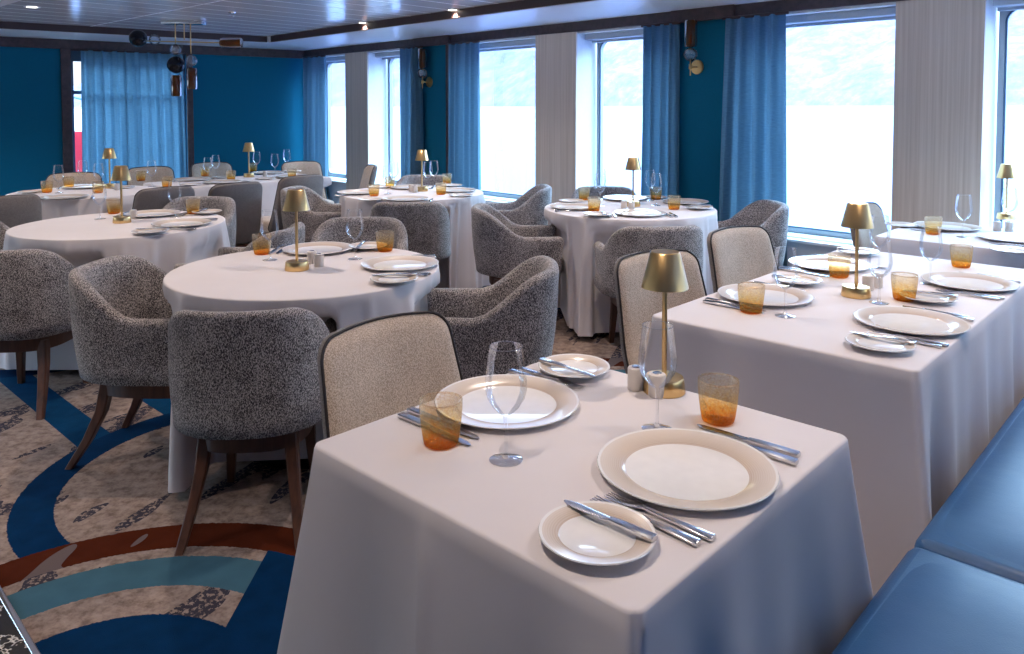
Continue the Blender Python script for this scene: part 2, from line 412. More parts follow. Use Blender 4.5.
def rrect(w, h, r, n=8):
    pts = []
    for cx, cy, a0 in ((w-r, h-r, 0), (r, h-r, 90), (r, r, 180), (w-r, r, 270)):
        for k in range(n+1):
            t = math.radians(a0+90*k/n); pts.append((cx+r*math.cos(t), cy+r*math.sin(t)))
    return pts
for i, (a, c) in enumerate(wins):
    w = c-a; z0, z1 = ZS, ZT
    root = tag(thing('window_%d' % (i+1), None, None), None, None, None, 'structure')
    root.matrix_world = Mwin @ Matrix.Translation((a, -DEP, 0))
    g0, g1 = .042, .035   # frame margins
    gz0, gz1 = .538-z0, 2.062-z0
    nC = 9
    inner = [(x+g0, z+gz0) for x, z in rrect(w-g0-g1, gz1-gz0, .085)]
    def ringed(off, d): 
        cx, cz = w/2, (gz0+gz1)/2
        o = []
        for x, z in inner:
            o.append((x+math.copysign(off, x-cx)*(1 if abs(x-cx) > .01 else 0), z+math.copysign(off, z-cz)))
        return [(x, d, z+z0) for x, z in o]
    # grey frame: plate with a rounded opening
    n_ = len(inner); outer = []
    for x, z in inner:
        tx = 0 if x < g0+.09 else (w if x > w-g1-.09 else x); tz = 0 if z < gz0+.09 else (z1-z0 if z > gz1-.09 else z)
        outer.append((min(max(tx, 0), w), tz))
    rs = [[(x, .0, z+z0) for x, z in outer], [(x, .0, z+z0) for x, z in inner], [(x, -.05, z+z0) for x, z in inner]]
    vs, fs = rings(rs); obj('window_frame', auto(mesh('window_frame', vs, fs)), 'frame_grey', root)
    path = [(x, .003, z+z0) for x, z in inner]
    obj('gasket', mesh('gasket', *tube_vf(path, .007, 6, True)), 'gasket', root)
    vs = [(x, -.03, z+z0) for x, z in inner]
    obj('pane', mesh('pane', vs, [tuple(range(n_))], smooth=False), 'window_glass', root)
    obj('window_sill', mesh('window_sill', *box_vf(0, w, .004, DEP+.035, ZS, ZS+.022, .004)), 'sill', root)
    obj('roller_blind', mesh('roller_blind', *join(box_vf(.01, w-.01, .10, .19, ZT-.055, ZT+.0, .01), box_vf(.01, w-.01, .06, .09, ZT-.075, ZT-.05, .004))), 'blind_fabric', root)
    obj('spandrel_vent', mesh('spandrel_vent', *join(*[box_vf(.03, w-.03, DEP-.1+.012*k, DEP-.095+.012*k, ZS+.022, ZS+.026) for k in range(6)])), 'frame_grey', root)
wbox('baseboard_window', 0, S_END, 0, .015, 0, .09, 'dark_trim', .003)

# ---------------------------------------------------------------- back wall
def sb(px):
    k = (px-512)/F; return KW*(-2.57-9.73*k)/(.794-.608*k)
d0, d1 = sb(187), sb(72)
wbox('wall_back', 0, d0, -.1, 0, 0, 2.40, 'blue_wallcloth', mt=Mbk)
wbox('wall_back_left', d1, 4.9, -.1, 0, 0, 2.40, 'blue_wallcloth', mt=Mbk)
wbox('wall_back_head', d0, d1, -.1, 0, 2.10, 2.40, 'dark_trim', mt=Mbk)
wbox('trim_back_cornice', 0, 4.9, .0, .03, ZC0-.02, ZC1, 'trim_wood', .003, mt=Mbk)
wbox('trim_back_stile', d1, sb(62), 0, .03, .0, ZC0-.02, 'trim_wood', .003, mt=Mbk)
wbox('trim_back_stile', sb(193), d0, 0, .03, .0, ZC0-.02, 'trim_wood', .003, mt=Mbk)
wbox('baseboard_back', .02, d0-.06, 0, .015, 0, .09, 'dark_trim', .003, mt=Mbk)
gd = tag(thing('door_1', 'glazed door behind the blue curtain in the back wall', None), None, None, None, 'structure')
gd.matrix_world = Mbk @ Matrix.Translation((d0, -.08, 0))
wd = d1-d0
obj('door_frame', mesh('door_frame', *join(box_vf(0, .05, 0, .05, 0, 2.10), box_vf(wd-.03, wd, 0, .05, 0, 2.10), box_vf(0, wd, 0, .05, 1.98, 2.10), box_vf(wd/2-.03, wd/2+.03, 0, .05, 0, 2.08), box_vf(0, wd, 0, .05, 1.60, 1.64), box_vf(0, wd, 0, .05, 0, .1)), smooth=False), 'gasket', gd)
obj('pane', mesh('pane', [(0, .02, 0), (wd, .02, 0), (wd, .02, 2.08), (0, .02, 2.08)], [(0, 1, 2, 3)], smooth=False), 'window_glass', gd)
# what shows beyond the door: a white bulkhead and a red board on the open deck
dk = thing('deck_board', 'red and white board on open deck, seen through gap left of back curtain', 'board'); dk.matrix_world = Mbk @ Matrix.Translation((d1-.95, -1.9, 0))
obj('panel', mesh('panel', *box_vf(0, 1.6, -.03, 0, .0, 1.42, .005)), 'white_paint', dk)
obj('red_panel', mesh('red_panel', *box_vf(.2, 1.4, .001, .02, .55, 1.12, .003)), 'red_paint', dk, )
obj('brace', mesh('brace', *join(tube_vf([(.1, .03, 1.42), (.9, .03, 1.66)], .015, 6), tube_vf([(0, .03, 1.66), (1.6, .03, 1.66)], .02, 6), tube_vf([(.02, .03, 1.42), (.02, .03, 1.66)], .015, 6), tube_vf([(1.58, .03, 1.42), (1.58, .03, 1.66)], .015, 6))), 'gasket', dk)
bd = Mbk @ Matrix.Translation((d1-2, -6, 0))
struct('floor_deck', mesh('floor_deck', *xf(box_vf(-1, 5, 0, 5.85, -.05, .0), bd), smooth=False), 'spandrel')
# soffits
struct('ceiling_soffit_window', mesh('ceiling_soffit_window', *xf(box_vf(0, S_END, -.0, .957, ZC1, ZM+.05), Mwin), smooth=False), 'soffit')
struct('ceiling_soffit_back', mesh('ceiling_soffit_back', *xf(box_vf(0, 4.9, 0, .957, ZC1+.0006, ZM+.05), Mbk), smooth=False), 'soffit')
struct('trim_soffit_window', mesh('trim_soffit_window', *xf(box_vf(.935, S_END, .957, .97, ZC1+.006, ZM), Mwin), smooth=False), 'dark_trim')
struct('trim_soffit_back', mesh('trim_soffit_back', *xf(box_vf(.88, 4.9, .957, .97, ZC1+.006, ZM), Mbk), smooth=False), 'dark_trim')
la = at(0, 7, ZC1); mtl = Matrix(((AX.x, -BX.x, 0, la.x), (AX.y, -BX.y, 0, la.y), (0, 0, 1, 0), (0, 0, 0, 1)))
struct('ceiling_soffit_left', mesh('ceiling_soffit_left', *xf(box_vf(-.9, 5, 0, 1.0, ZC1, ZM+.05), mtl), smooth=False), 'soffit')

# ---------------------------------------------------------------- curtains
def curtain(label, s0, s1, n, z0, z1, folds, mt, flare=.03, seed=0, group=None):
    rnd = random.Random(seed); cols = folds*14; rows = 26; w = s1-s0
    ph = [rnd.uniform(-.5, .5) for _ in range(folds+2)]; am = [rnd.uniform(.6, 1.15) for _ in range(folds+2)]
    rs = []
    for r in range(rows+1):
        t = r/rows; row = []
        for c in range(cols+1):
            u = c/cols; k = u*folds; i = int(k); fr = k-i
            ph_ = ph[i]*(1-fr)+ph[i+1]*fr; a_ = am[i]*(1-fr)+am[i+1]*fr
            wave = math.sin(2*PI*k+ph_)*.046*a_*(.75+.35*t)+.008*math.sin(5*PI*k+3*t+ph_)
            s = s0+w*u+(u-.5)*2*flare*t+.006*math.sin(2*PI*k+1.2)
            row.append((s, n+wave, z1+(z0-z1)*t))
        rs.append(row)
    me = mesh('curtain', *rings(rs, False)); me.transform(mt)
    top = [(s0+w*u/10-(u-5)*0, n, z1-.012) for u in range(11)]
    ctr = mt @ Vector(((s0+s1)/2, n, z0))
    root = thing('curtain', label, 'curtain', ctr, 0, group)
    me.transform(Matrix.Translation(-ctr)); obj('drape', me, 'curtain', root)
    mh = mesh('heading_rail', *tube_vf([(s0-.02, n, z1+.004), (s1+.02, n, z1+.004)], .012, 8)); mh.transform(mt); mh.transform(Matrix.Translation(-ctr))
    obj('heading_rail', mh, 'dark_trim', root)
CG = 'blue curtains along the windows'
def swn(px, n):
    k = (px-512)/F; return (k*(P0.y+n*NW.y)-P0.x-n*NW.x)/(TW.x-k*TW.y)
curtain('blue curtain in the far corner beside the back wall', swn(304.5, .09), swn(325, .09), .09, .03, ZC0-.02, 4, Mwin, .0, 1, CG)
curtain('blue curtain left of the left wall sconce', swn(402, .09), swn(421.5, .09), .09, .03, ZC0-.02, 4, Mwin, .0, 2, CG)
curtain('blue curtain right of the left wall sconce', swn(449, .09), swn(478, .09), .09, .03, ZC0-.02, 4, Mwin, .02, 3, CG)
curtain('blue curtain left of the right wall sconce', swn(643, .09), swn(677, .09), .09, .03, ZC0-.02, 4, Mwin, .01, 4, CG)
curtain('wide blue curtain right of the right wall sconce, beside the big window', swn(724, .09), swn(784, .09), .09, .03, ZC0-.02, 4, Mwin, .05, 5, CG)
curtain('blue curtain right of the big windows, outside the frame', 8.965, 9.350, .09, .03, ZC0-.02, 4, Mwin, .02, 6, CG) if False else None
curtain('wide sheer blue curtain over the glazed opening in the back wall', d0+.05, sb(82), .08, .03, ZC0-.03, 9, Mbk, .02, 8)

# ---------------------------------------------------------------- wall sconces, pendant, ceiling fittings
cyl_me = lathe('shade', [(.0, .21), (.045, .21), (.05, .2), (.05, .02), (.044, .004), (.0, .0)], 24)
cylin_me = lathe('lamp_tube', [(.0, .17), (.018, .17), (.02, .16), (.02, .03), (.0, .02)], 16)
def ball(name, r, seg=20):
    return lathe(name, [(max(1e-4, r*math.sin(PI*k/12)), -r*math.cos(PI*k/12)) for k in range(13)], seg, 80)
ball_clear = ball('glass_ball', .055); ball_mid = ball('glass_ball', .062); ball_dark = ball('dark_ball', .085)
def sconce(label, s, zc):
    root = thing('wall_sconce', label, 'wall light'); root.matrix_world = Mwin @ Matrix.Translation((s, .015, zc)); root['group'] = 'wall sconces on the blue panels'
    def rot(me): me.transform(Matrix.Rotation(-PI/2, 4, 'X')); return me
    obj('wall_plate', rot(lathe('wall_plate', [(0, 0), (.055, 0), (.058, .004), (.055, .012), (0, .013)], 28)), 'brass', root)
    obj('arm', mesh('arm', *tube_vf([(0, .005, 0), (0, .10, 0)], .008, 8)), 'brass', root)
    obj('stem', mesh('stem', *join(tube_vf([(0, .10, -.07), (0, .10, .06)], .005, 8), tube_vf([(0, .10, -.02), (0, .10, .02)], .013, 10))), 'brass', root)
    obj('glass_ball', ball_clear, 'crystal', root, (0, .10, .095))
    s_ = obj('shade', cyl_me, 'smoked_glass', root, (0, .10, .15)); obj('lamp_tube', cylin_me, 'brass', s_, (0, 0, 0))
def swin(px):
    k = (px-512)/F; return KW*(k*9.73+2.57)/(.6914+.7225*k)
sconce('wall sconce on left blue panel, brown glass cylinder over clear ball', swin(431), 1.44+26*8.6/780)
sconce('wall sconce on right blue panel nearer the camera, brown cylinder over clear ball', swin(698), 1.44+41*6.15/780)
# pendant
pc = at(184, 21, ZM)
pd = thing('pendant_light', 'ceiling pendant with dark and clear glass balls and brown cylinders', 'pendant light', pc)
DY = pc.y
def hz(py): return EYE+(HOR-py)*DY/F-ZM
def hx(px): return (px-512)/F*DY-pc.x
obj('ceiling_plate', mesh('ceiling_plate', *box_vf(-.2, .2, -.07, .07, -.035, -.0, .006)), 'steel', pd)
rods = [(177, 44, .0), (185, 40, .02), (193, 54, -.02)]
for px, py, y in rods: obj('rod', mesh('rod', *tube_vf([(hx(px), y, -.03), (hx(px), y, hz(py))], .006, 8)), 'brass', pd)
xa = hx(177); obj('glass_ball', ball_clear, 'crystal', pd, (xa, 0, hz(50))); obj('dark_ball', ball_dark, 'ink_glass', pd, (xa, 0, hz(65)))
o = obj('shade', cyl_me, 'smoked_glass', pd, (xa, 0, hz(75)-.215)); obj('lamp_tube', cylin_me, 'brass', o)
xa = hx(193.5); obj('glass_ball', ball_clear, 'crystal', pd, (xa, -.02, hz(61)))
o = obj('shade', cyl_me, 'smoked_glass', pd, (xa, -.02, hz(68)-.215)); obj('lamp_tube', cylin_me, 'brass', o)
zb = hz(41); obj('crossbar', mesh('crossbar', *tube_vf([(hx(140), .02, zb), (hx(224), .02, zb-.02)], .006, 8)), 'brass', pd)
obj('dark_ball', ball_dark, 'ink_glass', pd, (hx(139), .02, hz(38.5))); obj('glass_ball', ball_clear, 'crystal', pd, (hx(155.5), .02, hz(40)))
o = obj('shade', cyl_me, 'smoked_glass', pd, (hx(221), .02, zb-.02)); o.rotation_euler = (0, PI/2, 0); obj('lamp_tube', cylin_me, 'brass', o)
# downlights
m, nt, out = newmat('lamp_lens'); em = nt.nodes.new('ShaderNodeEmission'); em.inputs[0].default_value = (1, .93, .85, 1); em.inputs[1].default_value = 6; nt.links.new(em.outputs[0], out.inputs[0])
trim_me = lathe('trim_ring', [(.05, .0), (.062, -.001), (.062, -.006), (.044, -.006), (.042, .0)], 24)
lens_me = lathe('lens', [(.0, -.004), (.043, -.004)], 24)
vis = {0: (32, 6.5, 'in the far left ceiling corner'), 1: (263, 37, 'farthest, above the back table'), 2: (363, 22.5, 'second in the row by the windows'), 3: (453, 9.5, 'nearest in view, third in the row by the windows')}
SPOT = []
for k, (px, py, d) in vis.items():
    p = at(px, py, ZM); SPOT.append((p.x, p.y, 'round recessed ceiling downlight '+d))
for x, y in [(.62, 4.75), (1.25, 1.85), (-1.45, 3.35), (.15, 3.1), (-2.75, 4.35), (-4.6, 4.3), (-.3, 1.0), (-2.6, 2.2), (2.6, 2.6), (-.7, 5.3), (-2.2, 5.9), (1.5, 4.0), (2.6, 4.4), (-5.4, 6.4)]: SPOT.append((x, y, None))  # unseen downlights: rows carried on, extras added to brighten the tables
SPOTW = 36
def ceil_z(x, y):
    v = Vector((x, y, 0))-la; a_, b_ = v.x*AX.x+v.y*AX.y, -(v.x*BX.x+v.y*BX.y)
    return ZC1 if -.9 < a_ < 5 and 0 < b_ < 1.0 else ZM
for i, (x, y, d) in enumerate(SPOT):
    t = thing('ceiling_downlight', d or 'unseen recessed ceiling downlight overhead, above the picture', 'ceiling light', (x, y, ceil_z(x, y)-.001), 0, 'recessed ceiling downlights')
    obj('trim_ring', trim_me, 'white_paint', t); obj('lens', lens_me, 'lamp_lens', t)
    L = bpy.data.lights.new('spot', 'SPOT'); L.energy = SPOTW; L.color = (1, .83, .70); L.spot_size = math.radians(110); L.spot_blend = .6; L.shadow_soft_size = .035
    lo = bpy.data.objects.new('bulb', L); C.objects.link(lo); lo.parent = t; lo.location = (0, 0, -.02)
p = at(232, 12, ZM)
t = thing('fire_sprinkler', 'small chrome fire sprinkler hanging from the ceiling', 'sprinkler', p)
obj('flange', lathe('flange', [(0, 0), (.035, 0), (.03, -.012), (0, -.013)], 20), 'chrome', t)
obj('nozzle', lathe('nozzle', [(.0, -.012), (.008, -.012), (.008, -.035), (.022, -.038), (.022, -.041), (0, -.042)], 14), 'chrome', t)

# ---------------------------------------------------------------- chairs
def tub_parts():
    a, bk, arm = .240, .257, .235
    path = []
    for k in range(9): path.append((a-.012*(1-k/8), arm*(1-k/8)))
    N = 36
    for k in range(1, N):
        t = PI*k/N; c, s = math.cos(t), math.sin(t); e = 2/2.7
        path.append((a*math.copysign(abs(c)**e, c), -bk*abs(s)**e))
    for k in range(9): path.append((-(a-.012*(k/8)), arm*(k/8)))
    n = len(path); rs = []
    t_ = .062
    def prof(x, y, nx, ny, sq, drop=0.0, fw=0.0):
        h = .622+.168*sm(.0, -.235, y)-drop
        out_ = []
        def put(off, z):
            tt = max(0, min(1, (z-.345)/(.79-.345))); sc_ = .82+.18*tt**.95
            o = t_/2+(off-t_/2)*sq
            out_.append((x*sc_-nx*o, y*sc_-ny*o-.028*tt*sm(.1, -.26, y)+fw, z))
        for k in range(8): put(0 if k else .01, .345+(h-t_*.5-.345)*k/7)
        for k in range(1, 7):
            q = PI*k/7; put(t_/2-t_/2*math.cos(q), h-t_/2+t_/2*math.sin(q))
        for k in range(7):
            z = h-t_*.5-(h-t_*.5-.43)*k/6; put(t_+.028*math.sin(PI/2*k/6)*sm(.2, -.2, y), z)
        put(t_+.03, .37)
        return out_
    nor = []
    for i in range(n):
        p, q = path[max(0, i-1)], path[min(n-1, i+1)]; dx, dy = q[0]-p[0], q[1]-p[1]; l = math.hypot(dx, dy); nor.append((-dy/l*-1, dx/l*-1))
    for q in (1, .85, .5, .0):
        sq = math.sqrt(max(0.02, 1-q*q)); rs.append(prof(*path[0], *nor[0], sq, t_/2*(1-sq), t_/2*q))
    for i in range(1, n-1): rs.append(prof(*path[i], *nor[i], 1))
    for q in (0, .5, .85, 1):
        sq = math.sqrt(max(0.02, 1-q*q)); rs.append(prof(*path[-1], *nor[-1], sq, t_/2*(1-sq), t_/2*q))
    shell = mesh('shell', *rings(rs, True, True, True), flip=True)
    seat = mesh('seat', *cushion(.172, .222, .345, .465, .03, cy=.045))
    pl = supere(1, 1, 44, 3.0)
    fr = mesh('seat_frame', *rings([[(x*.203*q, y*.228*q+.006, z) for x, y in pl] for q, z in ((.90, .286), (1, .288), (1.01, .346), (.9, .348))], True, True, True)); auto(fr, 40)
    legs = []
    for sx in (-1, 1):
        for kind in ('r', 'f'):
            if kind == 'r': pts = [(.150, -.165, .335, .024), (.162, -.187, .22, .021), (.180, -.235, .11, .018), (.203, -.300, 0, .0145)]
            else: pts = [(.150, .165, .335, .023), (.156, .172, .2, .020), (.168, .19, 0, .014)]
            rr_ = []
            for x, y, z, h in pts:
                c_ = h*.25
                rr_.append([(sx*x+dx, y+dy, z) for dx, dy in ((h, -h+c_), (h, h-c_), (h-c_, h), (-h+c_, h), (-h, h-c_), (-h, -h+c_), (-h+c_, -h), (h-c_, -h))])
            legs.append(auto(mesh('leg', *rings(rr_, True, True, True), flip=True), 30))
    return dict(shell=shell, seat=seat, frame=fr, legs=legs)
TUB = tub_parts()
def side_parts():
    # rounded trapezoid outline (x, z)
    z0, z1 = .36, .845; wt, wb = .212, .245
    out_ = []
    def w(z): return wb+(wt-wb)*((z-z0)/(z1-z0))
    r = .055; n = 7
    for cx, cz, a0 in ((wt-r+.004, z1-r, 0), (-(wt-r+.004), z1-r, 90), (-(wb-r), z0+r, 180), (wb-r, z0+r, 270)):
        for k in range(n):
            t = math.radians(a0+90*k/(n-1)); out_.append((cx+r*math.cos(t), cz+r*math.sin(t)))
    # subdivide long edges
    o2 = []
    for i, p in enumerate(out_):
        q = out_[(i+1) % len(out_)]; o2.append(p); d = math.hypot(q[0]-p[0], q[1]-p[1]); k = int(d/.04)
        for j in range(1, k): o2.append((p[0]+(q[0]-p[0])*j/k, p[1]+(q[1]-p[1])*j/k))
    cz = (z0+z1)/2
    def base(x, z): return -.205+1.0*x*x-.10*max(0,(z-z0)/(z1-z0))**1.2+.03*sm(.55, .36, z)
    def surf(rr, off): return [(x*rr, base(x*rr, cz+(z-cz)*rr)+off, cz+(z-cz)*rr+.012*(1-(x*rr/.2)**2)*(1 if z > cz else 0)*sm(0, 1, rr)) for x, z in o2]
    fr = [surf(.02, .026), surf(.35, .025), surf(.65, .023), surf(.85, .018), surf(.95, .009), surf(1, -.006)]
    pad = mesh('inner_back', *rings(fr, True, True, False), flip=True)
    bk = [surf(1, -.006), surf(1.006, -.016), surf(1.0, -.028), surf(.95, -.036), surf(.6, -.042), surf(.02, -.044)]
    shell = mesh('outer_back', *rings(bk, True, False, True), flip=True)
    pip = mesh('piping', *tube_vf(surf(1.008, -.004), .0042, 6, True))
    seat = mesh('seat', *cushion(.225, .225, .345, .46, .03, cy=.04))
    pl = supere(1, 1, 40, 4.0)
    frm = auto(mesh('seat_frame', *rings([[(x*.215*q, y*.225*q+.035, z) for x, y in pl] for q, z in ((.94, .30), (1, .302), (1, .344), (.9, .346))], True, True, True)), 40)
    return dict(pad=pad, shell=shell, pip=pip, seat=seat, frame=frm, legs=TUB['legs'])
SIDE = side_parts()
CH = []
def tub_chair(label, x, y, face, group):
    "face: compass direction in degrees the sitter looks"
    rz = math.radians(face-90)
    t = thing('tub_chair', label, 'chair', (x, y, 0), rz, group)
    obj('backrest', TUB['shell'], 'tweed', t); obj('seat', TUB['seat'], 'tweed', t); obj('seat_frame', TUB['frame'], 'walnut', t)
    for l in TUB['legs']: obj('leg', l, 'walnut', t)
    CH.append((x, y, rz, .245, .25, -.27)); return t
def side_chair(label, x, y, face, group):
    rz = math.radians(face-90)
    t = thing('dining_chair', label, 'chair', (x, y, 0), rz, group)
    obj('backrest', SIDE['pad'], 'beige_weave', t)
    s = obj('back_shell', SIDE['shell'], 'grey_weave', t); obj('piping', SIDE['pip'], 'piping', t)
    obj('seat', SIDE['seat'], 'beige_weave', t); obj('seat_frame', SIDE['frame'], 'walnut', t)
    for l in SIDE['legs']: obj('leg', l, 'walnut', t)
    CH.append((x, y, rz, .24, .27, -.3)); return t
ANG_A = math.degrees(math.atan2(AX.y, AX.x)); ANG_B = math.degrees(math.atan2(BX.y, BX.x))
def back_top(px, py, z, face, off):
    p = at(px, py, z); r = math.radians(face); return p.x+off*math.cos(r), p.y+off*math.sin(r)
# tables: name -> kind, centre, size
TB = {}
TB['T1'] = ('rect', Vector((.147, 1.572, 0)), .782, .782)
l2, n2 = at(651, 315, .76), at(917, 372, .76); hb = .855
TB['T2'] = 0
l3 = at(875, 236, .76)
for v_ in (l2, n2, l3): v_.z = 0
TB['T3'] = ('rect', l3+AX*.72+BX*.385, 1.44, .77)
TB['T2'] = ('rect', (l2+n2)/2+BX*hb, .805, 2*hb)
TB['R1'] = ('round', Vector((-.872, 3.29, 0)), .555)
TB['R2'] = ('round', Vector((-2.30, 4.57, 0)), .57)
TB['R3'] = ('round', Vector((.80, 5.29, 0)), .575)
TB['R4'] = ('round', Vector((-.80, 6.26, 0)), .565)
TB['T5'] = ('round', Vector((-3.47, 6.31, 0)), .545)
c6 = Vector((-2.66, 6.70, 0))+BX*.55+(-AX)*.385
TB['T6'] = ('rect', c6, .77, 1.5)
NM = dict(T1='the nearest square table', T2='the long banquette table', T3='the right-hand window table', R1='the nearest round table',
          R2='the far left round table', R3='the rightmost round table', R4='the round table below left sconce', T5='the round back-wall table', T6='the long back-wall table')
G1 = 'tweed tub chairs around '+NM['R1']
tub_chair('grey tweed tub chair seen from behind, at near side of '+NM['R1'], -.912, 2.78, 95, G1).scale = (.94, 1, 1)
tub_chair('grey tweed tub chair on left of '+NM['R1']+', its inside showing', -1.46, 3.25, -3, G1)
tub_chair('grey tweed tub chair on right of '+NM['R1']+', behind the beige chair', -.145, 3.26, 178, G1)
tub_chair('grey tweed tub chair behind '+NM['R1']+', only its back top showing', -.88, 4.33, -90, G1)
G2 = 'tweed tub chairs around '+NM['R2']
tub_chair('tweed tub chair seen from behind, near side of '+NM['R2'], -2.40, 3.85, 92, G2)
tub_chair('grey tweed tub chair on right of '+NM['R2']+', behind a tumbler', -1.51, 4.30, 174, G2)
tub_chair('grey tweed tub chair on left of '+NM['R2']+', cut by photo edge', -3.13, 4.72, 0, G2)
tub_chair('grey tweed tub chair behind '+NM['R2']+', back partly hidden', -2.27, 5.42, -95, G2)
G3 = 'tweed tub chairs around '+NM['R3']
tub_chair('grey tweed tub chair at near side of '+NM['R3'], .80, 4.57, 97, G3)
tub_chair('grey tweed tub chair on left of '+NM['R3']+', arm side showing', .07, 5.17, 2, G3)
tub_chair('blue-lit tweed tub chair on right of '+NM['R3']+', beside curtain', 1.54, 5.36, 183, G3)
tub_chair('grey tweed tub chair behind '+NM['R3']+', before the window', .75, 6.17, -92, G3)
G4 = 'tweed tub chairs around '+NM['R4']
tub_chair('grey tweed tub chair at near side of '+NM['R4'], -.74, 5.68, 93, G4)
tub_chair('tweed tub chair on left of '+NM['R4']+', arms pointing right', -1.53, 6.36, -4, G4)
tub_chair('tweed tub chair on right of '+NM['R4']+', before a window', -.01, 6.5, 182, G4)
tub_chair('grey tweed tub chair behind '+NM['R4']+', beneath the left sconce', -.85, 7.28, -92, G4)
GS = 'two-tone dining chairs with dark piping'
def sch(label, px, py, face, z=.842, off=.29): 
    x, y = back_top(px, py, z, face, off); side_chair(label, x, y, face, GS)
sch('beige dining chair with dark piping at the far left side of '+NM['T1'], 384, 327, ANG_A, off=.28)
sch('beige dining chair behind the nearest brass lamp, at '+NM['T2'], 653, 256, ANG_A-15)
sch('beige dining chair farther along the window side of '+NM['T2'], 735, 231, ANG_A-12)
sch('pale dining chair at the left end of '+NM['T3'], 868, 207, ANG_A-3, off=.25)
sch('grey-backed dining chair cut by left edge, in front of '+NM['T5'], 5, 198, ANG_A+180, off=.27)
sch('leftmost of three grey-backed dining chairs in front of '+NM['T6'], 166, 189, ANG_A+180, off=.27)
sch('middle of three grey-backed dining chairs in front of '+NM['T6'], 237, 184.5, ANG_A+180, off=.27)
sch('rightmost of three grey-backed dining chairs in front of '+NM['T6'], 302, 177, ANG_A+180, off=.27)
sch('beige dining chair between back wall and '+NM['T5'], 74, 174.5, -62, off=.27)
sch('beige dining chair behind '+NM['T6']+', in front of blue curtain', 150, 168.5, ANG_A-4, off=.27)
sch('pale dining chair behind '+NM['T6']+', right of the blue curtain', 211, 164, ANG_A-4, off=.27)
sch('pale dining chair behind '+NM['T6']+', near the room corner', 301, 163, ANG_A-14, off=.27)
sch('dining chair seen side-on before the veneer pillar, right of '+NM['T6'], 365, 167, 200, off=.22)

# ---------------------------------------------------------------- tablecloths and tables
ZTOP = .76
def push(v):
    x, y, z = v
    if z > .70: return v
    rmp = sm(.70, .61, z)
    for cx, cy, rz, hw, fr, bk in CH:
        dx, dy = x-cx, y-cy; c, s = math.cos(rz), math.sin(rz)
        lx, ly = dx*c+dy*s, -dx*s+dy*c
        if abs(lx) < hw+.04 and bk < ly < fr+.03:
            k = (fr+.03-ly)*rmp*(1-sm(hw+.005, hw+.04, abs(lx)))
            lx_, ly_ = lx, ly+k
            x, y = cx+lx_*c-ly_*s, cy+lx_*s+ly_*c
    return (x, y, z)
def cloth_rings(outline_fn, nper, nlev, zb):
    rs = []
    # top: from centre to edge
    for q in (.02, .3, .6, .85, .96): rs.append([(x, y, ZTOP) for x, y in outline_fn(q, 0)])
    for k in range(4): a = PI/2*k/3; rs.append([(x, y, ZTOP-.006*(1-math.cos(a))) for x, y in outline_fn(1, -.012*(1-math.sin(a)))])
    return rs
